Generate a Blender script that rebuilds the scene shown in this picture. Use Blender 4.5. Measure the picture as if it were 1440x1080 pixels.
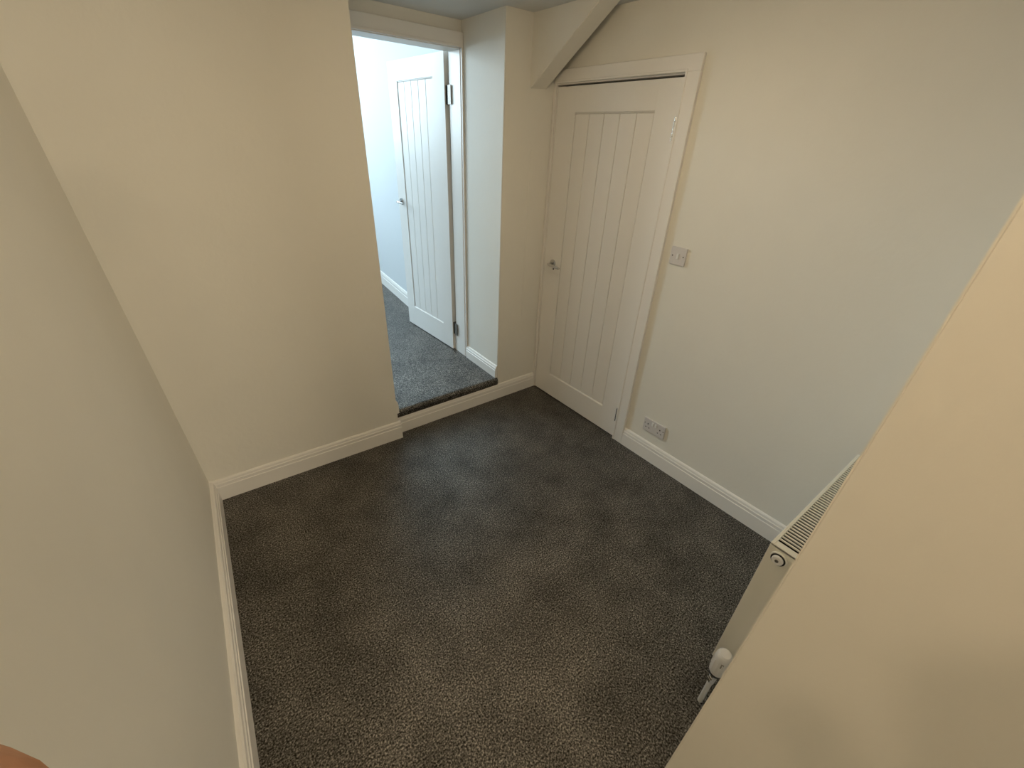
import bpy, bmesh, math, random
from mathutils import Vector, Matrix, Euler
random.seed(4)
for o in list(bpy.data.objects): bpy.data.objects.remove(o, do_unlink=True)
S = bpy.context.scene; COL = S.collection

# ------------------------------------------------------------------ camera
CAM = Vector((-1.937, -2.2044, 1.7066)); YAW, PITCH, ROLL, FPX = 0.6638, -0.5288, 0.0462, 586.27
fw = Vector((math.sin(YAW)*math.cos(PITCH), math.cos(YAW)*math.cos(PITCH), math.sin(PITCH)))
rt = Vector((math.cos(YAW), -math.sin(YAW), 0)); up = rt.cross(fw)
r2 = math.cos(ROLL)*rt + math.sin(ROLL)*up; u2 = -math.sin(ROLL)*rt + math.cos(ROLL)*up
cd = bpy.data.cameras.new('camera'); cam = bpy.data.objects.new('camera', cd); COL.objects.link(cam)
cd.sensor_fit = 'HORIZONTAL'; cd.sensor_width = 36.0; cd.lens = FPX/1440*36.0; cd.clip_start = 0.005
M4 = Matrix((r2, u2, -fw)).transposed().to_4x4(); M4.translation = CAM; cam.matrix_world = M4
S.camera = cam

# ------------------------------------------------------------------ world, daylight, exposure
S.view_settings.view_transform = 'Standard'; S.view_settings.look = 'None'
S.view_settings.gamma = 1.0; S.view_settings.use_curve_mapping = False
S.view_settings.exposure = 0.0
W = bpy.data.worlds.new('world'); S.world = W; W.use_nodes = True
bg = W.node_tree.nodes['Background']; bg.inputs[0].default_value = (0.62, 0.80, 1.0, 1); bg.inputs[1].default_value = 1.0

def area(name, loc, target, sx, sy, power, col):
    l = bpy.data.lights.new(name, 'AREA'); l.shape = 'RECTANGLE'; l.size = sx; l.size_y = sy; l.energy = power; l.color = col
    o = bpy.data.objects.new(name, l); COL.objects.link(o); o.location = loc
    o.rotation_euler = (Vector(target)-Vector(loc)).to_track_quat('-Z', 'Y').to_euler(); return o
# daylight coming through the window of the room beyond, and through the one at the end of the passage
area('window_daylight', (-1.80, 4.30, 2.40), (-1.35, 1.8, 1.4), 1.6, 1.5, 200, (0.70, 0.89, 1.0))
area('rear_daylight', (-1.0, -4.70, 1.6), (-1.6, -2.0, 1.3), 1.0, 1.1, 78, (1.0, 0.86, 0.63))

# ------------------------------------------------------------------ materials
def mat(name, col, rough=0.5, metal=0.0, bump=0.0, bscale=60.0, var=0.0, vscale=3.0, spec=0.5, coat=0.0):
    m = bpy.data.materials.new(name); m.use_nodes = True; nt = m.node_tree; b = nt.nodes['Principled BSDF']
    b.inputs['Base Color'].default_value = (*col, 1); b.inputs['Roughness'].default_value = rough
    b.inputs['Metallic'].default_value = metal; b.inputs['Specular IOR Level'].default_value = spec
    b.inputs['Coat Weight'].default_value = coat
    tc = nt.nodes.new('ShaderNodeTexCoord')
    if bump:
        n = nt.nodes.new('ShaderNodeTexNoise'); n.inputs['Scale'].default_value = bscale; n.inputs['Detail'].default_value = 4
        nt.links.new(tc.outputs['Object'], n.inputs['Vector'])
        bp = nt.nodes.new('ShaderNodeBump'); bp.inputs['Strength'].default_value = bump; bp.inputs['Distance'].default_value = 0.004
        nt.links.new(n.outputs['Fac'], bp.inputs['Height']); nt.links.new(bp.outputs['Normal'], b.inputs['Normal'])
    if var:
        n = nt.nodes.new('ShaderNodeTexNoise'); n.inputs['Scale'].default_value = vscale; n.inputs['Detail'].default_value = 5
        nt.links.new(tc.outputs['Object'], n.inputs['Vector'])
        mx = nt.nodes.new('ShaderNodeMix'); mx.data_type = 'RGBA'
        mx.inputs[6].default_value = (*[c*(1-var) for c in col], 1); mx.inputs[7].default_value = (*[min(1, c*(1+var)) for c in col], 1)
        nt.links.new(n.outputs['Fac'], mx.inputs[0]); nt.links.new(mx.outputs[2], b.inputs['Base Color'])
    return m
PLASTER = mat('wall_paint', (0.80, 0.772, 0.70), 0.62, bump=0.22, bscale=38, var=0.025, vscale=5, spec=0.3)
CEILP = mat('ceiling_paint', (0.70, 0.70, 0.68), 0.8, bump=0.1, bscale=30, var=0.02)
GLOSS = mat('white_woodwork', (0.83, 0.80, 0.755), 0.38, bump=0.03, bscale=90, var=0.012, vscale=8)
DOORP = mat('white_door_paint', (0.84, 0.815, 0.775), 0.42, bump=0.05, bscale=120, var=0.012, vscale=8)
CHROME = mat('polished_chrome', (0.62, 0.61, 0.60), 0.16, metal=1.0)
STEEL = mat('zinc_hinge', (0.20, 0.185, 0.165), 0.34, metal=1.0, var=0.3, vscale=160)
BLACK = mat('black_hole', (0.008, 0.008, 0.008), 0.7)
PLATE = mat('white_moulded_plastic', (0.66, 0.63, 0.62), 0.3, spec=0.5)
ROCK = mat('rocker_plastic', (0.80, 0.79, 0.77), 0.28)
RADP = mat('radiator_enamel', (0.80, 0.775, 0.68), 0.35, var=0.01)
VALVEP = mat('valve_plastic', (0.82, 0.80, 0.77), 0.35)
PIPEP = mat('painted_pipe', (0.74, 0.73, 0.69), 0.4, bump=0.1, bscale=200)
DARKIN = mat('radiator_inside_shade', (0.012, 0.010, 0.008), 0.9, spec=.1)  # near-black colour stands in for the shade inside the radiator
RINGBLACK = mat('black_ring', (0.015, 0.015, 0.015), 0.45)

def carpet(name):
    m = bpy.data.materials.new(name); m.use_nodes = True; nt = m.node_tree; L = nt.links; b = nt.nodes['Principled BSDF']
    tc = nt.nodes.new('ShaderNodeTexCoord')
    def noise(sc, det=2, rough=.5):
        n = nt.nodes.new('ShaderNodeTexNoise'); n.inputs['Scale'].default_value = sc; n.inputs['Detail'].default_value = det
        n.inputs['Roughness'].default_value = rough; L.new(tc.outputs['Object'], n.inputs['Vector']); return n
    fine = noise(165, 2, .6); tuft = noise(60, 2, .6); pile = noise(5.0, 5, .62); big = noise(1.6, 3)
    ramp = nt.nodes.new('ShaderNodeValToRGB'); L.new(fine.outputs['Fac'], ramp.inputs['Fac'])
    e = ramp.color_ramp.elements
    e[0].position = .40; e[0].color = (0.0010, 0.0008, 0.0006, 1); e[1].position = .68; e[1].color = (0.235, 0.214, 0.188, 1)
    for q_, c_ in ((.50, (0.0085, 0.0075, 0.006, 1)), (.58, (0.054, 0.048, 0.040, 1))):
        x = e.new(q_); x.color = c_
    mr = nt.nodes.new('ShaderNodeMapRange'); L.new(pile.outputs['Fac'], mr.inputs['Value'])
    mr.inputs['From Min'].default_value = .33; mr.inputs['From Max'].default_value = .67; mr.inputs['To Min'].default_value = .70; mr.inputs['To Max'].default_value = 1.30
    mt = nt.nodes.new('ShaderNodeMapRange'); L.new(tuft.outputs['Fac'], mt.inputs['Value'])
    mt.inputs['From Min'].default_value = .3; mt.inputs['From Max'].default_value = .7; mt.inputs['To Min'].default_value = .7; mt.inputs['To Max'].default_value = 1.3
    mul = nt.nodes.new('ShaderNodeMath'); mul.operation = 'MULTIPLY'; L.new(mr.outputs[0], mul.inputs[0]); L.new(mt.outputs[0], mul.inputs[1])
    vm = nt.nodes.new('ShaderNodeVectorMath'); vm.operation = 'SCALE'
    L.new(ramp.outputs['Color'], vm.inputs[0]); L.new(mul.outputs[0], vm.inputs['Scale']); L.new(vm.outputs[0], b.inputs['Base Color'])
    b.inputs['Roughness'].default_value = 0.44; b.inputs['Specular Tint'].default_value = (1.0, .93, .84, 1); b.inputs['Sheen Weight'].default_value = 0.2; b.inputs['Sheen Roughness'].default_value = 0.3
    ms = nt.nodes.new('ShaderNodeMapRange'); L.new(fine.outputs['Fac'], ms.inputs['Value'])
    ms.inputs['From Min'].default_value = .34; ms.inputs['From Max'].default_value = .68; ms.inputs['To Min'].default_value = .15; ms.inputs['To Max'].default_value = 2.8
    mq = nt.nodes.new('ShaderNodeMath'); mq.operation = 'MULTIPLY'; L.new(ms.outputs[0], mq.inputs[0]); L.new(mr.outputs[0], mq.inputs[1]); L.new(mq.outputs[0], b.inputs['Specular IOR Level'])
    add = nt.nodes.new('ShaderNodeMath'); add.operation = 'ADD'; L.new(fine.outputs['Fac'], add.inputs[0]); L.new(pile.outputs['Fac'], add.inputs[1])
    bp = nt.nodes.new('ShaderNodeBump'); bp.inputs['Strength'].default_value = .35; bp.inputs['Distance'].default_value = .006
    L.new(add.outputs[0], bp.inputs['Height']); L.new(bp.outputs['Normal'], b.inputs['Normal'])
    return m
CARPET = carpet('grey_twist_carpet')

# ------------------------------------------------------------------ helpers
def link(name, me, material=None, parent=None, smooth=False):
    o = bpy.data.objects.new(name, me); COL.objects.link(o)
    if material: me.materials.append(material)
    if parent: o.parent = parent
    if smooth:
        for p in me.polygons: p.use_smooth = True
    return o
def from_bm(name, bm, material, parent=None, smooth=False):
    bmesh.ops.recalc_face_normals(bm, faces=bm.faces[:])
    me = bpy.data.meshes.new(name); bm.to_mesh(me); bm.free(); return link(name, me, material, parent, smooth)
def bm_box(bm, lo, hi, bev=0.0, seg=2):
    r = bmesh.ops.create_cube(bm, size=1.0); vs = r['verts']
    for v in vs: v.co = Vector([lo[i] + (v.co[i]+.5)*(hi[i]-lo[i]) for i in range(3)])
    if bev:
        es = list({e for v in vs for e in v.link_edges})
        bmesh.ops.bevel(bm, geom=es, offset=bev, segments=seg, profile=.5, affect='EDGES')
def box(name, lo, hi, material, parent=None, bev=0.0, seg=2):
    bm = bmesh.new(); bm_box(bm, lo, hi, bev, seg); return from_bm(name, bm, material, parent)
def prism(name, pts, z0, z1, material, parent=None, bev=0.0):
    """vertical prism over a plan outline; z0/z1 numbers"""
    bm = bmesh.new(); n = len(pts)
    a = [bm.verts.new((x, y, z0)) for x, y in pts]; b = [bm.verts.new((x, y, z1)) for x, y in pts]
    bm.faces.new(a[::-1]); bm.faces.new(b)
    for i in range(n): bm.faces.new((a[i], a[(i+1) % n], b[(i+1) % n], b[i]))
    if bev: bmesh.ops.bevel(bm, geom=[e for e in bm.edges if abs(e.verts[0].co.z-e.verts[1].co.z) > .1], offset=bev, segments=3, affect='EDGES')
    return from_bm(name, bm, material, parent)
def hexa(name, bottom, top, material, bev=0.0):
    """prism whose top outline differs from its bottom outline (a wall out of plumb)"""
    bm = bmesh.new(); n = len(bottom)
    a = [bm.verts.new(p) for p in bottom]; b = [bm.verts.new(p) for p in top]
    bm.faces.new(a[::-1]); bm.faces.new(b)
    for i in range(n): bm.faces.new((a[i], a[(i+1) % n], b[(i+1) % n], b[i]))
    if bev: bmesh.ops.bevel(bm, geom=[e for e in bm.edges if abs(e.verts[0].co.z-e.verts[1].co.z) > .1], offset=bev, segments=3, affect='EDGES')
    return from_bm(name, bm, material)
def sweep(name, p0, p1, nrm, prof, material, parent=None):
    """profile (out, z) swept from p0 to p1 in plan; nrm points into the room"""
    bm = bmesh.new(); A, B = [], []; N = Vector((nrm[0], nrm[1])).normalized()
    for o, z in prof:
        A.append(bm.verts.new((p0[0]+N.x*o, p0[1]+N.y*o, (p0[2] if len(p0) > 2 else 0)+z)))
        B.append(bm.verts.new((p1[0]+N.x*o, p1[1]+N.y*o, (p1[2] if len(p1) > 2 else 0)+z)))
    n = len(prof); bm.faces.new(A); bm.faces.new(B[::-1])
    for i in range(n): bm.faces.new((A[i], B[i], B[(i+1) % n], A[(i+1) % n]))
    return from_bm(name, bm, material, parent)
def lathe(name, prof, material, parent=None, seg=32, axis='Z', loc=(0, 0, 0), smooth=True):
    bm = bmesh.new(); rings = []
    for r, h in prof:
        ring = []
        for i in range(seg):
            a = 2*math.pi*i/seg; c, s = r*math.cos(a), r*math.sin(a)
            p = {'Z': (c, s, h), 'X': (h, c, s), 'Y': (c, h, s)}[axis]
            ring.append(bm.verts.new(Vector(p)+Vector(loc)))
        rings.append(ring)
    for k in range(len(rings)-1):
        for i in range(seg): bm.faces.new((rings[k][i], rings[k][(i+1) % seg], rings[k+1][(i+1) % seg], rings[k+1][i]))
    bm.faces.new(rings[0][::-1]); bm.faces.new(rings[-1])
    o = from_bm(name, bm, material, parent, smooth)
    if smooth:
        md = o.modifiers.new('edge', 'EDGE_SPLIT'); md.split_angle = math.radians(35)
    return o
def tube(name, pts, rads, material, parent=None, seg=16, flat=1.0):
    """round bar through points with mitred rings"""
    pts = [Vector(p) for p in pts]; bm = bmesh.new(); rings = []
    ref = Vector((0, 0, 1))
    for k, p in enumerate(pts):
        d = (pts[min(k+1, len(pts)-1)]-pts[max(k-1, 0)]).normalized()
        s = d.cross(ref) if abs(d.dot(ref)) < .95 else d.cross(Vector((0, 1, 0)))
        s.normalize(); t = s.cross(d).normalized()
        r = rads[k] if isinstance(rads, (list, tuple)) else rads
        rings.append([bm.verts.new(p + s*r*math.cos(2*math.pi*i/seg) + t*r*flat*math.sin(2*math.pi*i/seg)) for i in range(seg)])
    for k in range(len(rings)-1):
        for i in range(seg): bm.faces.new((rings[k][i], rings[k][(i+1) % seg], rings[k+1][(i+1) % seg], rings[k+1][i]))
    bm.faces.new(rings[0][::-1]); bm.faces.new(rings[-1])
    return from_bm(name, bm, material, parent, True)
def empty(name, loc=(0, 0, 0), rz=0.0):
    o = bpy.data.objects.new(name, None); COL.objects.link(o); o.location = loc; o.rotation_euler = (0, 0, rz); o.empty_display_size = .1; return o
def tag(o, label, cat, kind=None, group=None):
    o['label'] = label; o['category'] = cat
    if kind: o['kind'] = kind
    if group: o['group'] = group
    return o
def st(o, label, cat): return tag(o, label, cat, 'structure')

# ------------------------------------------------------------------ plan
H = 2.278                       # ceiling of the small room and its alcove
ZS = 0.172                      # landing level
THR = math.asin(0.0209)         # the right wall runs slightly out of square
XO, WP = -1.164, 0.356          # alcove between these
YA = 0.432                      # far wall of the alcove
LC = (-2.1807, -0.0292); OC = (XO, -0.0539)   # left back corner, alcove corner
def rx(y): return -0.0209*y     # right wall face
def lx(y): return LC[0] + 0.0322*(y-LC[1])    # left wall face at the floor
LEAN = -0.0312                  # left wall leans out per metre of height
XF = -1.45                      # face of the passage wall that stands near the photographer
YF = -2.165                     # wall the radiator hangs on

# floor
st(prism('floor', [(-2.6, .03), (.25, .03), (.25, -4.6), (-2.6, -4.6)], -0.06, 0.0, CARPET), 'dark grey speckled twist pile carpet of the small room', 'floor')

# landing: carpet slab with a rounded nosing over the riser
bm = bmesh.new(); prof = [(0.45, 0.118), (0.45, ZS)]
for k in range(7):
    a = math.pi/2*k/6; prof.append((0.010-0.024*math.sin(a), ZS-0.024+0.024*math.cos(a)))
prof += [(-0.014, 0.135), (-0.010, 0.119)]
A = [bm.verts.new((XO+.001, y, z)) for y, z in prof]; B = [bm.verts.new((-WP-.001, y, z)) for y, z in prof]
bm.faces.new(A); bm.faces.new(B[::-1])
for i in range(len(prof)): bm.faces.new((A[i], B[i], B[(i+1) % len(prof)], A[(i+1) % len(prof)]))
st(from_bm('floor_landing', bm, CARPET), 'grey carpeted step up into the alcove with rounded nosing', 'step')
st(prism('floor_bedroom', [(-3.3, .45), (.2, .45), (.2, 4.4), (-3.3, 4.4)], .10, ZS-.0005, CARPET), 'daylit grey carpet of the room beyond the open door', 'floor')
box('step_riser', (XO, 0.0, 0.0), (-WP, 0.05, .1175), PLASTER)
bpy.data.objects['step_riser'].name = 'wall_riser'; st(bpy.data.objects['wall_riser'], 'low riser below the carpeted landing', 'wall')

# walls
zt = 2.5
def lw(y, z, t=0.0): return (lx(y)+LEAN*z-t, y, z)
st(hexa('wall_left', [lw(.1, -.05), lw(.1, -.05, .15), lw(-4.6, -.05, .15), lw(-4.6, -.05)],
        [lw(.1, zt), lw(.1, zt, .15), lw(-4.6, zt, .15), lw(-4.6, zt)], PLASTER), 'cream painted plain plaster wall along the left side', 'wall')
d = (OC[0]-LC[0], OC[1]-LC[1]); k = (-2.4-LC[0])/d[0]
st(prism('wall_back', [OC, (OC[0], .55), (-2.4, .55), (-2.4, LC[1]+k*d[1])], -.05, zt, PLASTER, bev=.003), 'tan lit plaster wall left of the carpeted step', 'wall')
st(prism('wall_pillar', [(-WP, 0), (.03, 0), (.03, .57), (-WP, .57)], -.05, zt, PLASTER, bev=.004), 'narrow plaster pier between the alcove and the closed door', 'wall')
# right wall, door opening cut out: three pieces in one mesh
bm = bmesh.new(); RD0, RD1, RDH = -0.012, -0.859, 1.998
bm_box(bm, (0, RDH and RD1, RDH), (.12, RD0, zt)); bm_box(bm, (0, -4.6, -.05), (.12, RD1, zt)); bm_box(bm, (0, RD0, -.05), (.12, .2, zt))
o = from_bm('wall_right', bm, PLASTER); o.rotation_euler = (0, 0, THR)
st(o, 'cream plaster wall with the closed panel door, switch and socket', 'wall')
st(box('wall_cupboard', (.14, -1.0, -.05), (.19, .1, 2.3), PLASTER), 'plain wall hidden behind the closed door', 'wall')
# passage wall near the photographer (slightly out of plumb) + wall carrying the radiator
def fy(z): return -2.1464 - 0.0165*(z-0.72)
st(hexa('wall_front', [(XF, fy(-.05), -.05), (.2, fy(-.05), -.05), (.2, -2.46, -.05), (XF, -2.46, -.05)],
        [(XF, fy(zt), zt), (.2, fy(zt), zt), (.2, -2.46, zt), (XF, -2.46, zt)], PLASTER, bev=.0028), 'tan plaster wall corner standing beside the radiator', 'wall')
# room behind the photographer, with a window in its end wall
bm = bmesh.new()
bm_box(bm, (-2.6, -4.58, -.05), (-1.5, -4.45, zt)); bm_box(bm, (-.5, -4.58, -.05), (.2, -4.45, zt))
bm_box(bm, (-1.5, -4.58, -.05), (-.5, -4.45, 1.0)); bm_box(bm, (-1.5, -4.58, 2.1), (-.5, -4.45, zt))
st(from_bm('wall_rear', bm, PLASTER), 'end wall with a window behind the photographer', 'wall')
# ceiling (stops at the alcove's far wall)
st(prism('ceiling', [(-2.7, .45), (.25, .45), (.25, -4.6), (-2.7, -4.6)], H, H+.1, CEILP), 'plain white ceiling over the alcove and small room', 'ceiling')
# far wall of the alcove: above and beside the door frame
bm = bmesh.new(); FX0, FX1, FZ = -1.145, -.371, 2.148
bm_box(bm, (XO-.02, YA, FZ+.0295), (.1, .565, 3.6)); bm_box(bm, (XO-.02, YA, 0), (FX0-.0295, .565, FZ+.0295)); bm_box(bm, (FX1+.013, YA, 0), (-.34, .565, FZ+.0295))
st(from_bm('wall_alcove', bm, PLASTER), 'plaster wall around the open doorway at the back of the alcove', 'wall')
# room beyond
ZB = 3.55
bm = bmesh.new(); a, b = (-.352, .57), (-.075, 4.02)
wv = [bm.verts.new(p) for p in ((*a, 0), (*b, 0), (b[0]+.1, b[1], 0), (.1, a[1], 0))]; tv = [bm.verts.new((v.co.x, v.co.y, ZB+.1)) for v in wv]
bm.faces.new(wv[::-1]); bm.faces.new(tv)
for i in range(4): bm.faces.new((wv[i], wv[(i+1) % 4], tv[(i+1) % 4], tv[i]))
BW = mat('bedroom_paint', (0.62, 0.65, 0.665), 0.6, bump=.12, bscale=40, spec=.3)
st(from_bm('wall_bedroom_right', bm, BW), 'daylit white wall behind the open door', 'wall')
WX = -3.0
bm = bmesh.new(); WA, WB, WZ0, WZ1 = -2.6, -1.0, 1.60, 3.15
bm_box(bm, (WX-.12, 4.0, 0), (WA, 4.15, ZB+.1)); bm_box(bm, (WB, 4.0, 0), (.1, 4.15, ZB+.1)); bm_box(bm, (WA, 4.0, 0), (WB, 4.15, WZ0)); bm_box(bm, (WA, 4.0, WZ1), (WB, 4.15, ZB+.1))
st(from_bm('wall_bedroom_far', bm, BW), 'far white wall with the window that lights the room beyond', 'wall')
st(box('wall_bedroom_left', (WX-.12, .4, 0), (WX, 4.0, ZB+.1), BW), 'left white wall of the room beyond', 'wall')
st(box('wall_bedroom_near', (WX-.1, .40, 0), (XO-.02, .565, ZB+.1), BW), 'white wall beside the doorway in the room beyond', 'wall')
st(box('ceiling_bedroom', (WX-.12, .4, ZB), (.1, 4.15, ZB+.1), CEILP), 'ceiling of the room beyond the open door', 'ceiling')
def window(name, x0, x1, z0, z1, loc, rz, label):
    w = empty(name, loc, rz); w['kind'] = 'structure'; w['label'] = label; w['category'] = 'window'
    t = .05
    for lo, hi, n in (((x0, 0, z0), (x1, .06, z0+t), 'window_frame'), ((x0, 0, z1-t), (x1, .06, z1), 'window_frame'), ((x0, 0, z0+t), (x0+t, .06, z1-t), 'window_frame'),
                      ((x1-t, 0, z0+t), (x1, .06, z1-t), 'window_frame'), (((x0+x1)/2-.025, 0, z0+t), ((x0+x1)/2+.025, .06, z1-t), 'mullion')):
        box(n, lo, hi, GLOSS, w, .004)
    g = bpy.data.materials.get('window_glass')
    if not g:
        g = bpy.data.materials.new('window_glass'); g.use_nodes = True; nt = g.node_tree
        for n in list(nt.nodes): nt.nodes.remove(n)
        out = nt.nodes.new('ShaderNodeOutputMaterial'); mx = nt.nodes.new('ShaderNodeMixShader'); tr = nt.nodes.new('ShaderNodeBsdfTransparent'); gl = nt.nodes.new('ShaderNodeBsdfGlossy')
        gl.inputs['Roughness'].default_value = .02; mx.inputs[0].default_value = .07
        nt.links.new(tr.outputs[0], mx.inputs[1]); nt.links.new(gl.outputs[0], mx.inputs[2]); nt.links.new(mx.outputs[0], out.inputs[0])
    m = (x0+x1)/2
    box('pane', (x0+t, .028, z0+t), (m-.025, .032, z1-t), g, w); box('pane', (m+.025, .028, z0+t), (x1-t, .032, z1-t), g, w)
    return w
window('window_1', -.8, .8, WZ0, WZ1, (-1.8, 4.05, 0), 0, 'white casement window of the room beyond')
window('window_2', -.5, .5, 1.0, 2.1, (-1.0, -4.55, 0), 0, 'white window in the wall behind the photographer')

# sloping boxed beam under the stair, beside the right wall
bm = bmesh.new(); bx0, bx1 = -.181, -.066
sl = .648
pr = [(0.004, 1.955), (-.60, 1.955+sl*.60), (-.60, 2.6), (0.004, 2.6)]
A = [bm.verts.new((bx0, y, z)) for y, z in pr]; B = [bm.verts.new((bx1, y, z+.006)) for y, z in pr]
bm.faces.new(A); bm.faces.new(B[::-1])
for i in range(4): bm.faces.new((A[i], B[i], B[(i+1) % 4], A[(i+1) % 4]))
bmesh.ops.bevel(bm, geom=bm.edges[:], offset=.003, segments=2, affect='EDGES')
st(from_bm('ceiling_beam', bm, PLASTER), 'sloping boxed beam running from the pier up to the ceiling', 'beam')
# thin raised vertical seam on the pier
st(box('trim_3', (-.156, -.0022, .62), (-.147, .001, 1.66), PLASTER, None, .0011), 'faint raised vertical seam on the narrow pier', 'ridge')

# ------------------------------------------------------------------ skirting boards
SK = [(0, 0), (.018, 0), (.018, .084), (.0152, .0865), (.0152, .1035), (.0125, .1065), (.0105, .1185), (.006, .1235), (0, .1256)]
SK2 = [(0, 0), (.018, 0), (.018, .072), (.0155, .0745), (.0155, .096), (.013, .100), (.010, .1125), (.005, .1165), (0, .118)]
n_l = (1, -.0322)
SKL = [(o*1.25 if o else -.012, z) for o, z in SK]
st(sweep('baseboard_left', (lx(.02), .02), (lx(-4.5), -4.5), n_l, SKL, GLOSS), 'white moulded skirting board along the left wall', 'skirting')
n_b = (-.0243, -1)
st(sweep('baseboard_back', (LC[0]-.02, LC[1]+.0005), (XO+.012, -.0541), n_b, SK, GLOSS), 'white moulded skirting board on the tan back wall', 'skirting')
st(sweep('baseboard_step', (XO-.0, 0), (-.0, 0), (0, -1), SK2, GLOSS), 'white skirting board across the step riser and pier', 'skirting')
y0 = -.921
st(sweep('baseboard_right', (rx(y0), y0), (rx(-2.16), -2.16), (-1, -.0209), SK, GLOSS), 'white moulded skirting board from the closed door to the radiator', 'skirting')
SKA = [(0, ZS), (.018, ZS), (.018, ZS+.062), (.0155, ZS+.064), (.0155, ZS+.078), (.012, ZS+.082), (.008, ZS+.094), (0, ZS+.098)]
st(sweep('baseboard_alcove', (-WP, .004), (-WP, YA-.018), (-1, 0), SKA, GLOSS), 'white skirting board on the daylit alcove reveal', 'skirting')
st(sweep('baseboard_reveal', (XO, -.040), (XO, YA-.018), (1, 0), SKA, GLOSS), 'short skirting end on the left alcove reveal', 'skirting')
SKB = [(0, ZS), (.018, ZS), (.018, ZS+.09), (.015, ZS+.093), (.015, ZS+.115), (.008, ZS+.135), (0, ZS+.14)]
dv = Vector((b[0]-a[0], b[1]-a[1]))
st(sweep('baseboard_bedroom', a, b, (-dv.y, dv.x), SKB, GLOSS), 'white skirting board in the room beyond the open door', 'skirting')
st(sweep('baseboard_passage', (.03, fy(0)), (XF+.002, fy(0)), (0, 1), SK, GLOSS), 'white skirting board under the radiator', 'skirting')

# ------------------------------------------------------------------ cottage doors (shared builder, local frame: x across from hinge 0..w, y depth (front face y=0, back +t), z up)
def door_leaf(root, w, h, t, pl, pr_, pb, pt, mirror=1):
    """stiles, rails and five boards with V grooves; pl/pr_ = panel limits across, pb/pt = panel limits in height"""
    def b(name, x0, x1, z0, z1, y0=0.0, bev=.0004):
        return box(name, (min(mirror*x0, mirror*x1), y0, z0), (max(mirror*x0, mirror*x1), t-y0, z1), DOORP, root, bev)
    b('stile', 0, pl, 0, h); b('stile', pr_, w, 0, h)
    b('rail', pl, pr_, 0, pb); b('rail', pl, pr_, pt, h)
    n = 5; g = .0035; step = (pr_-pl)/n
    rec = .005
    core = box('door_core', (min(mirror*pl, mirror*pr_), .0105, pb), (max(mirror*pl, mirror*pr_), t-.0105, pt), DOORP, root)
    for i in range(n):
        x0 = pl+i*step + (g/2 if i else g*.7); x1 = pl+(i+1)*step - (g/2 if i < n-1 else g*1.7)
        bm = bmesh.new(); bm_box(bm, (min(mirror*x0, mirror*x1), rec, pb+.004), (max(mirror*x0, mirror*x1), t-rec, pt-.008), .0024, 2)
        from_bm('board', bm, DOORP, root)
    # moulded lip at the foot and head of the panel
    bm = bmesh.new(); sec = [(0, pb-.0005), (.0062, pb+.0095), (t-.0062, pb+.0095), (t, pb-.0005)]
    A_ = [bm.verts.new((mirror*pl, y_, z_)) for y_, z_ in sec]; B_ = [bm.verts.new((mirror*pr_, y_, z_)) for y_, z_ in sec]
    bm.faces.new(A_); bm.faces.new(B_[::-1])
    for i in range(4): bm.faces.new((A_[i], B_[i], B_[(i+1) % 4], A_[(i+1) % 4]))
    from_bm('panel_moulding', bm, DOORP, root)
    box('panel_moulding', (min(mirror*pl, mirror*pr_), .0028, pt-.0055), (max(mirror*pl, mirror*pr_), t-.0028, pt-.001), DOORP, root, .001)
def lever(root, x, z, y, sgn, direction, roselift=0):
    """chrome lever handle; sgn = outward direction in y"""
    h = empty('handle'); h.parent = root; h.location = (x, y, z)
    lathe('rose', [(.026, 0), (.026, sgn*.005), (.0235, sgn*.009), (.011, sgn*.0095)], CHROME, h, 28, 'Y')
    pts = [(0, sgn*.008, 0), (0, sgn*.034, 0), (direction*.003, sgn*.043, 0), (direction*.011, sgn*.0485, 0), (direction*.03, sgn*.050, 0), (direction*.065, sgn*.050, -.0015), (direction*.098, sgn*.048, -.004), (direction*.108, sgn*.046, -.005)]
    tube('lever', pts, [.0092, .0092, .0094, .0096, .0098, .0096, .0088, .006], CHROME, h, 18, .85)
    return h

# closed door in the right wall. Local frame rotated so that local +x runs along the wall towards the photographer
RZ = -math.pi/2 + THR
def rw(s, o=0.0, z=0.0):        # s along the wall from the pier, o out into the room
    c, s_ = math.cos(THR), math.sin(THR); x, y = -o, -s
    return (x*c - y*s_, x*s_ + y*c, z)
# right wall frame: rotating (1,0) by RZ gives the direction (sin THR.., -cos) along the wall; local +y points into the wall
d1 = empty('door_1', rw(0.030, .000, .006), RZ); st(d1, 'closed white vertical boarded door with chrome lever handle', 'door')
DW, DH = .8065, 1.971
door_leaf(d1, DW, DH, .040, .152, .682, .172, 1.848)
lever(d1, .082, .995, 0, -1, 1)
lathe('keyhole', [(.0055, 0), (.0055, -.0035)], BLACK, d1, 14, 'Y', (.092, 0, .960))
for hz, in ((1.775,), (.175,)):
    hg = empty('hinge'); hg.parent = d1; hg.location = (DW+.0015, -.002, hz)
    for q in range(5):
        lathe('knuckle', [(.0040, -.0098), (.0062, -.0085), (.0062, .0085), (.0040, .0098)], CHROME, hg, 14, 'Z', (0, -.0045, -.04+q*.02))
    box('leaf_plate', (-.0012, .0, -.05), (.0012, .03, .05), STEEL, hg)
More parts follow.
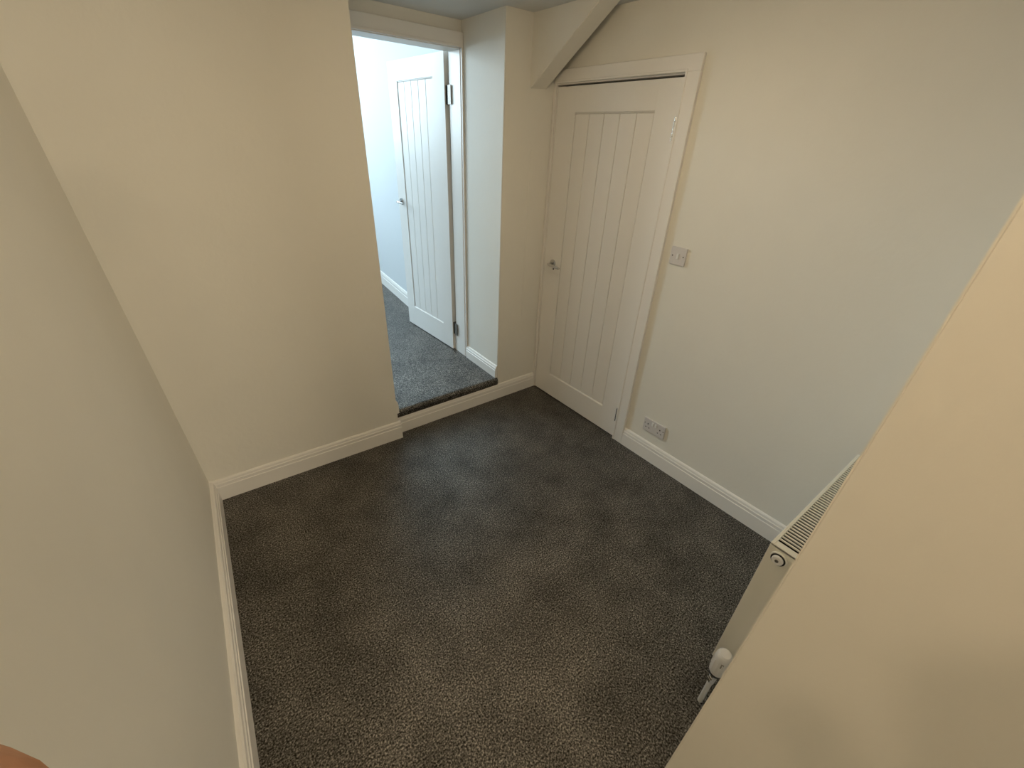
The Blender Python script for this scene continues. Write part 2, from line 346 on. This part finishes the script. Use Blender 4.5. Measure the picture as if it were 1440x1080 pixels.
# its frame
t1 = empty('trim_1', rw(0, 0, 0), RZ); st(t1, 'white moulded door frame around the closed boarded door', 'door frame')
def arch(root, x0, x1, z0, z1, inner):
    """architrave length with a stepped inner edge"""
    bm = bmesh.new(); bm_box(bm, (x0, -.018 if inner else -.009, z0), (x1, -.0003, z1), .0022, 2)
    return from_bm('architrave', bm, GLOSS, root)
box('door_lining', (.012, -.0, 0), (.027, .105, 1.998), GLOSS, t1, .001)
box('door_lining', (.8395, -.0, 0), (.858, .105, 1.998), GLOSS, t1, .001)
box('door_lining', (.027, -.0, 1.986), (.8395, .105, 1.998), GLOSS, t1, .001)
box('door_stop', (.027, .044, 0), (.04, .06, 1.986), GLOSS, t1, .001); box('door_stop', (.8265, .044, 0), (.8395, .06, 1.986), GLOSS, t1, .001)
arch(t1, .001, .022, 0, 2.055, 0)
arch(t1, .848, .920, 0, 1.9925, 1)
arch(t1, .022, .920, 1.9925, 2.055, 1)
box('architrave_bead', (.848, -.0205, 0), (.858, -.017, 2.0025), GLOSS, t1, .0016)
box('architrave_bead', (.022, -.0205, 1.9925), (.848, -.017, 2.0025), GLOSS, t1, .0016)

# open door to the room beyond, hinged on the right jamb of the alcove doorway
h0, h1 = Vector((-.388, .597)), Vector((-.437, 1.326)); dd = (h1-h0).normalized()
ang = math.atan2(dd.y, dd.x)
d2 = empty('door_2', (h0.x, h0.y, ZS+.006), ang); st(d2, 'open white vertical boarded door standing in daylight', 'door')
# local +x runs from hinge to free edge, local +y points to -x world (the face we see): leaf occupies y -.035..0
lf = empty('leaf_tmp')
door_leaf(d2, .745, 1.976, .035, .137, .620, .181, 1.858)
for o in list(d2.children): o.location.y = -.035
bpy.data.objects.remove(lf)
lever(d2, .690, 1.062, 0, 1, -1); lever(d2, .690, 1.062, -.035, -1, -1)
for hz in (1.757, .185):
    hg = empty('hinge'); hg.parent = d2; hg.location = (-.003, -.024, hz)
    box('leaf_plate', (-.0012, -.016, -.05), (.0026, .016, .05), STEEL, hg)
    box('leaf_plate', (-.058, .0165, -.05), (-.026, .0195, .05), STEEL, hg)
    for q in range(5): lathe('knuckle', [(.0045, -.0098), (.0064, -.009), (.0064, .009), (.0045, .0098)], STEEL, hg, 14, 'Z', (-.014, .008, -.04+q*.02))
t2 = empty('trim_2', (0, YA, ZS)); st(t2, 'white door frame of the daylit doorway at the alcove back', 'door frame')
hz = FZ-ZS
box('door_lining', (FX1, 0, 0), (FX1+.0135, .135, hz), GLOSS, t2, .001); box('door_lining', (FX0-.03, 0, 0), (FX0, .135, hz), GLOSS, t2, .001)
box('door_lining', (FX0, 0, hz-.0), (FX1, .135, hz+.03), GLOSS, t2, .001)
box('door_stop', (FX0, .035, 0), (FX0+.012, .095, hz-.012), GLOSS, t2, .001)
box('architrave', (FX1+.003, -.018, 0), (-WP-.0005, 0, hz+.004), GLOSS, t2, .002); box('architrave', (XO+.0005, -.018, 0), (FX0-.004, 0, hz+.004), GLOSS, t2, .002)
box('architrave', (XO+.0005, -.018, hz+.004), (-WP-.0005, 0, hz+.074), GLOSS, t2, .002)
box('architrave_bead', (FX0-.004, -.0205, hz+.004), (FX1+.004, -.017, hz+.016), GLOSS, t2, .0015)

# ------------------------------------------------------------------ light switch and double socket on the right wall
sw = empty('light_switch', rw(1.0094, 0, 1.2382-.043), RZ); tag(sw, 'white single rocker light switch on the wall beside the door frame', 'switch')
box('plate', (-.043, -.0085, 0), (.043, 0, .086), PLATE, sw, .0022)
rk = box('rocker', (-.0065, -.0135, .030), (.0065, -.007, .056), ROCK, sw, .0014); rk.rotation_euler = (0, 0, 0)
for s in (-1, 1):
    sc = lathe('screw', [(.0034, -.0082), (.0034, -.0092), (.0022, -.0096)], STEEL, sw, 14, 'Y', (s*.0302, 0, .043))
    lathe('screw_recess', [(.0018, -.0094), (.0018, -.0099)], BLACK, sc, 10, 'Y', (s*.0302, 0, .043))
so = empty('double_socket', rw(1.1169, 0, .2407-.043), RZ); tag(so, 'white double power socket low on the wall above the skirting', 'socket')
box('plate', (-.073, -.0095, 0), (.073, 0, .086), PLATE, so, .0022)
for s in (-1, 1):
    for nm, lo, hi in (('earth_hole', (s*.042-.0032, -.0099, .046), (s*.042+.0032, -.0085, .055)), ('live_hole', (s*.042-.0145, -.0099, .0235), (s*.042-.0075, -.0085, .0285)), ('neutral_hole', (s*.042+.0075, -.0099, .0235), (s*.042+.0145, -.0085, .0285))):
        box(nm, lo, hi, BLACK, so)
    box('rocker', (s*.011-.0062, -.014, .053), (s*.011+.0062, -.008, .075), ROCK, so, .0013)
    lathe('screw', [(.0032, -.0093), (.0032, -.0100)], BLACK, so, 12, 'Y', (s*.0640, 0, .051))

# ------------------------------------------------------------------ radiator on the front wall, seen end on
RX0, RX1, RY0, RY1, RZ0, RZ1 = -.838, -.150, -2.029, -2.128, .150, .750
ra = empty('radiator', ((RX0+RX1)/2, (RY0+RY1)/2, RZ0)); tag(ra, 'cream enamelled panel radiator with slotted top grille seen end on', 'radiator')
L2, D2, HH = (RX1-RX0)/2, (RY0-RY1)/2, RZ1-RZ0
box('side_panel', (-L2, -D2, .0), (-L2+.0025, D2, HH-.002), RADP, ra, .001); box('side_panel', (L2-.0025, -D2, .0), (L2, D2, HH-.002), RADP, ra, .001)
for sgn in (-1, 1):                                     # pressed convector panels with vertical flutes
    bm = bmesh.new(); n = 36; z0, z1 = .006, HH-.006; yo = sgn*(D2-.0035)
    vb, vt = [], []
    for i in range(n*4+1):
        x = -L2+.004 + (2*L2-.008)*i/(n*4); q = i % 4; dy = (.0, -.0, -.0028, -.0028)[q] if .02 < i/(n*4) < .98 else 0
        vb.append([bm.verts.new((x, yo+sgn*(dy), zz)) for zz in (z0, .03, HH-.03, z1)])
    for i in range(len(vb)-1):
        for k in range(3): bm.faces.new((vb[i][k], vb[i+1][k], vb[i+1][k+1], vb[i][k+1]))
    o = from_bm('convector_panel', bm, RADP, ra); md = o.modifiers.new('thick', 'SOLIDIFY'); md.thickness = .0012
box('shade_core', (-L2+.006, -D2+.008, .02), (L2-.006, D2-.008, HH-.016), DARKIN, ra)  # solid core coloured near-black so the grille slots look shaded
tg = empty('top_grille'); tg.parent = ra; tg.location = (0, 0, HH)
box('grille_rim', (-L2, D2-.0095, -.008), (L2, D2, 0), RADP, tg, .0018); box('grille_rim', (-L2, -D2, -.008), (L2, -D2+.0095, 0), RADP, tg, .0018)
box('grille_rim', (-L2, -D2+.0095, -.008), (-L2+.0215, D2-.0095, 0), RADP, tg, .0012); box('grille_rim', (L2-.0215, -D2+.0095, -.008), (L2, D2-.0095, 0), RADP, tg, .0012)
NS = 46; px = (2*L2-.043)/NS
bm = bmesh.new(); bm_box(bm, (-.0030, -D2+.0095, -.005), (.0030, D2-.0095, -.0006), .0008, 1); bmesh.ops.recalc_face_normals(bm, faces=bm.faces[:])
sme = bpy.data.meshes.new('grille_slat'); bm.to_mesh(sme); bm.free(); sme.materials.append(RADP)
for i in range(1, NS):
    o = bpy.data.objects.new('grille_slat', sme); COL.objects.link(o); o.parent = tg; o.location = (-L2+.0215+i*px, 0, 0)
# bleed plug on the end panel
pl_ = empty('bleed_plug'); pl_.parent = ra; pl_.location = (-L2, .0155, .563)
lathe('plug_ring', [(.0225, 0), (.0225, -.003), (.0205, -.005)], RADP, pl_, 28, 'X')
lathe('plug_dark_ring', [(.0192, -.003), (.0192, -.0068)], RINGBLACK, pl_, 28, 'X')  # black disc showing as a dark ring around the plug face
lathe('plug_face', [(.0150, -.006), (.0150, -.0115), (.0130, -.0135), (.009, -.0135)], VALVEP, pl_, 28, 'X')
lathe('plug_screw', [(.0050, -.0125), (.0050, -.0150), (.004, -.0155)], STEEL, pl_, 14, 'X')
# thermostatic valve, its chrome body and the painted pipe tail
vx, vy = -.912-ra.location.x, -2.072-ra.location.y
va = empty('valve'); va.parent = ra; va.location = (vx, vy, -RZ0)
lathe('valve_head', [(.0195, .203), (.0232, .208), (.0245, .222), (.0245, .282), (.0238, .296), (.0215, .306), (.017, .3115), (.008, .313)], VALVEP, va, 36)
for i in range(12):
    a_ = 2*math.pi*i/12
    o = box('grip_rib', (-.0012, -.0016, .225), (.0012, .0016, .28), VALVEP, va, .0007); o.location = (.0249*math.cos(a_), .0249*math.sin(a_), 0); o.rotation_euler = (0, 0, a_)
o = box('setting_mark', (-.004, -.0003, .262), (.004, .0003, .285), mat('grey_print', (.30, .27, .22), .5), va); o.location = (.0247*math.cos(3.6), .0247*math.sin(3.6), 0); o.rotation_euler = (0, 0, 3.6+math.pi/2)
lathe('valve_ring', [(.0205, .196), (.0222, .197), (.0222, .2035), (.0205, .2045)], RINGBLACK, va, 32)
lathe('valve_body', [(.011, .158), (.0125, .160), (.0125, .168), (.0100, .171), (.0100, .178), (.0135, .182), (.0155, .190), (.0155, .197)], CHROME, va, 24)
tube('valve_elbow', [(0, 0, .184), (.03, 0, .184), (.078, 0, .184)], [.0095, .0095, .011], CHROME, va, 18)
lathe('compression_nut', [(.0120, .140), (.0136, .142), (.0136, .156), (.0120, .158)], CHROME, va, 6, smooth=False)
lathe('pipe_tail', [(.0085, -.005), (.0085, .142)], PIPEP, va, 18)

# ------------------------------------------------------------------ lamps outside the picture: an added ceiling lamp, two wall lamps
def emis(name, col, s):
    m = bpy.data.materials.new(name); m.use_nodes = True; nt = m.node_tree; b = nt.nodes['Principled BSDF']
    b.inputs['Base Color'].default_value = (*col, 1); b.inputs['Emission Color'].default_value = (*col, 1); b.inputs['Emission Strength'].default_value = s; return m
cl = empty('added_ceiling_lamp', (-.95, -1.10, H-.07)); tag(cl, 'added round ceiling lamp, unseen, filling the small room with light', 'lamp')  # added fill: brightens the walls evenly, no known lamp hangs here
lathe('lamp_base', [(.16, .07), (.16, .045), (.15, .04)], GLOSS, cl, 40)
lathe('diffuser', [(.148, .042), (.150, .030), (.135, .010), (.09, .0), (.02, -.003)], emis('fill_glow', (1.0, .79, .51), 23.5), cl, 40)
for yy, zz, rr, gs, lab in ((-1.28, 1.70, .044, 11.0, 'small warm globe lamp on the left wall of the small room'), (-2.136, 1.922, .016, 520.0, 'small warm globe lamp on the left wall beside the photographer')):
    wl = empty('wall_lamp', (lx(yy)+LEAN*(zz+.05), yy, zz)); tag(wl, lab, 'lamp', group='wall lamps on the left wall')
    lathe('wall_plate', [(.04, -.004), (.04, .012), (.03, .018)], GLOSS, wl, 28, 'X', (0, 0, 0))
    tube('arm', [(.01, 0, 0), (.05, 0, 0), (.066, 0, .01), (.068, 0, .04)], .006, CHROME, wl)
    lathe('globe', [(rr*.35, .078-rr*.98), (rr*.73, .078-rr*.7), (rr, .078-rr*.15), (rr, .078+rr*.15), (rr*.73, .078+rr*.7), (rr*.35, .078+rr*.96), (.004, .078+rr)], emis('globe_glow', (1.0, .76, .49), gs), wl, 28, 'Z', (.068, 0, 0))

# ------------------------------------------------------------------ the photographer: stands in the opening holding the phone; one fingertip reaches into the picture
SKIN = mat('skin', (0.50, 0.25, 0.135), 0.55, bump=.08, bscale=300, var=.06, vscale=30)
SHIRT = mat('dark_grey_cotton', (0.05, 0.05, 0.055), 0.9, bump=.2, bscale=250); TROUS = mat('dark_blue_denim', (0.022, 0.03, 0.05), 0.9, bump=.2, bscale=250)
HAIR = mat('brown_hair', (0.03, 0.019, 0.012), 0.6, bump=.4, bscale=180); SHOE = mat('black_leather', (0.015, 0.015, 0.016), 0.4)
def fuse(name, caps, material, parent, voxel, smooth=4):
    """tapered capsules (p, q, rp, rq[, flatten]) fused into one continuous skin"""
    bm = bmesh.new()
    for c in caps:
        p, q, r0, r1 = Vector(c[0]), Vector(c[1]), c[2], c[3]; d = q-p; ln = max(d.length, 1e-5); d = d/ln if d.length > 1e-6 else Vector((0, 0, 1))
        s = d.orthogonal().normalized()
        if len(c) > 4: s = (Vector(c[4]) - d*Vector(c[4]).dot(d)).normalized()
        fl = c[5] if len(c) > 5 else 1.0
        t = d.cross(s); seg = 14; rows = []
        for k in range(5): a_ = math.pi/2*(1-k/4); rows.append((p - d*r0*math.sin(a_), r0*math.cos(a_)+1e-4))
        for k in range(5): a_ = math.pi/2*k/4; rows.append((q + d*r1*math.sin(a_), r1*math.cos(a_)+1e-4))
        vs = [[bm.verts.new(o_ + s*r*math.cos(2*math.pi*i/seg) + t*r*fl*math.sin(2*math.pi*i/seg)) for i in range(seg)] for o_, r in rows]
        for k in range(len(vs)-1):
            for i in range(seg): bm.faces.new((vs[k][i], vs[k][(i+1) % seg], vs[k+1][(i+1) % seg], vs[k+1][i]))
        bm.faces.new(vs[0][::-1]); bm.faces.new(vs[-1])
    o = from_bm(name, bm, material, parent, True)
    m = o.modifiers.new('fuse', 'REMESH'); m.mode = 'VOXEL'; m.voxel_size = voxel; m.use_smooth_shade = True
    m2 = o.modifiers.new('soften', 'SMOOTH'); m2.factor = .5; m2.iterations = smooth
    return o
PF = Vector((.22, .975, 0)).normalized(); PR = Vector((PF.y, -PF.x, 0)); PB = Vector((-1.865, -2.80, 0))
def bp_(r, f, z): return PR*r + PF*f + Vector((0, 0, z))          # local to the person's base
def ph(a, b, c): return CAM + r2*a + u2*b + fw*c - PB             # phone frame, local to the person's base
pe = empty('person', PB); tag(pe, 'person in dark clothes holding up a phone, one fingertip showing', 'person')
LW, RW = ph(-.085, -.105, -.075), ph(.185, -.115, -.085)          # wrists
LE, RE = bp_(-.27, .20, 1.27), bp_(.28, .19, 1.24); LS, RS = bp_(-.185, 0, 1.43), bp_(.185, 0, 1.43)
caps = [(bp_(0, 0, .95), bp_(0, 0, 1.08), .125, .115, PR, .75), (bp_(0, 0, 1.08), bp_(0, .01, 1.32), .12, .145, PR, .72), (bp_(-.10, 0, 1.40), bp_(.10, 0, 1.40), .085, .085),
        (bp_(0, -.005, 1.44), bp_(0, .02, 1.58), .058, .054), (bp_(0, .03, 1.615), bp_(0, .02, 1.70), .066, .086, PR, 1.12), (bp_(0, .065, 1.595), bp_(0, .06, 1.62), .036, .045),
        (bp_(0, .112, 1.672), bp_(0, .124, 1.645), .009, .013), (bp_(-.082, .015, 1.672), bp_(-.086, .008, 1.642), .012, .010), (bp_(.082, .015, 1.672), bp_(.086, .008, 1.642), .012, .010)]
for S_, E_, W_ in ((LS, LE, LW), (RS, RE, RW)): caps += [(S_, E_, .052, .042), (E_, W_, .041, .027)]
for sd in (-1, 1): caps += [(bp_(sd*.085, 0, .92), bp_(sd*.10, .015, .50), .088, .056), (bp_(sd*.10, .015, .50), bp_(sd*.105, -.015, .10), .055, .038), (bp_(sd*.105, -.03, .05), bp_(sd*.115, .15, .035), .035, .032)]
def hand(P, W_):
    palm = P(-.062, -.048, -.034)
    c = [(W_, palm, .026, .027), (palm, P(-.064, -.026, -.026), .022, .0125), (palm, P(-.064, -.045, -.027), .022, .0125), (palm, P(-.063, -.063, -.028), .022, .012), (palm, P(-.060, -.079, -.030), .020, .0105)]
    for k, m, t, r in FING: c += [(P(*k), P(*m), r*1.12, r*1.04), (P(*m), P(*t), r*1.04, r*.92)]
    c += [(P(-.058, -.060, -.045), P(-.040, -.040, -.040), .014, .0115), (P(-.040, -.040, -.040), P(-.012, -.034, -.0215), .0112, .0088)]
    return c
FING = [((-.064, -.022, -.024), (-.058, -.023, .0125), (-.0320, -.0268, .0194), .0098), ((-.066, -.044, -.026), (-.055, -.046, .008), (-.008, -.047, .0068), .0086),
        ((-.065, -.063, -.028), (-.054, -.0625, .006), (-.012, -.0600, .0050), .0082), ((-.061, -.080, -.030), (-.048, -.0780, -.004), (-.020, -.0680, -.0040), .0072)]
caps += hand(lambda a, b, c: ph(a, b, c), LW)
FING[0] = ((-.064, -.018, -.024), (-.052, -.016, .0085), (-.006, -.014, .0070), .0083)
caps += hand(lambda a, b, c: ph(.106-a, b, c), RW)
body = fuse('body', caps, SKIN, pe, .0038, 5)
fuse('shirt', [(bp_(-.055, 0, .90), bp_(.055, 0, .90), .125, .125), (bp_(0, 0, .93), bp_(0, 0, 1.10), .150, .132, PR, .80), (bp_(0, 0, 1.08), bp_(0, .01, 1.33), .135, .158, PR, .74), (bp_(-.105, 0, 1.405), bp_(.105, 0, 1.405), .098, .098),
               (LS, LE, .066, .056), (LE, LE.lerp(LW, .72), .055, .042), (RS, RE, .066, .056), (RE, RE.lerp(RW, .72), .055, .042), (bp_(0, 0, 1.46), bp_(0, .005, 1.49), .07, .066)], SHIRT, pe, .008)
fuse('trousers', [c for sd in (-1, 1) for c in ((bp_(0, 0, .94), bp_(sd*.085, 0, .90), .122, .105, PR, .8), (bp_(sd*.085, 0, .90), bp_(sd*.10, .015, .50), .102, .073), (bp_(sd*.10, .015, .50), bp_(sd*.105, -.015, .11), .072, .060))], TROUS, pe, .009)
for sd in (-1, 1): fuse('shoe', [(bp_(sd*.105, -.045, .048), bp_(sd*.115, .16, .042), .046, .042), (bp_(sd*.105, -.02, .07), bp_(sd*.11, .05, .065), .045, .040)], SHOE, pe, .006)
fuse('hair', [(bp_(0, -.022, 1.70), bp_(0, -.005, 1.73), .090, .088, PR, 1.1), (bp_(0, -.05, 1.63), bp_(0, -.04, 1.70), .062, .080, PR, 1.0), (bp_(-.05, .065, 1.765), bp_(.05, .065, 1.765), .028, .028)], HAIR, pe, .006)
for sd in (-1, 1):
    lathe('eye', [(.002, -.010), (.008, -.006), (.010, 0), (.008, .006), (.002, .010)], mat('eye_white', (.7, .7, .68), .2), pe, 14, 'Z', bp_(sd*.032, .096, 1.683))
fuse('mouth', [(bp_(-.02, .102, 1.615), bp_(.02, .102, 1.615), .006, .006)], mat('lips', (.35, .12, .10), .5), pe, .003, 1)
phn = bpy.data.objects.new('smartphone', None); COL.objects.link(phn); phn.empty_display_size = .05
tag(phn, 'slim dark smartphone held upright in both hands', 'phone'); PM = M4.copy(); phn.matrix_world = PM
PHB = mat('phone_glass', (0.02, 0.021, 0.024), .25); PHS = mat('phone_edge', (.25, .25, .26), .3, metal=1.0)
box('body', (-.022, -.055, .0028), (.128, .020, .0102), PHS, phn, .003, 3)
box('screen', (-.019, -.052, .0103), (.125, .017, .0107), PHB, phn, .0002)
box('back_glass', (-.020, -.053, .0023), (.126, .018, .0027), PHB, phn, .0001)
for yb in (-.018,): lathe('lens', [(.0065, .0022), (.0065, .0012), (.004, .0009)], PHB, phn, 20, 'Z', (.020, yb, 0))
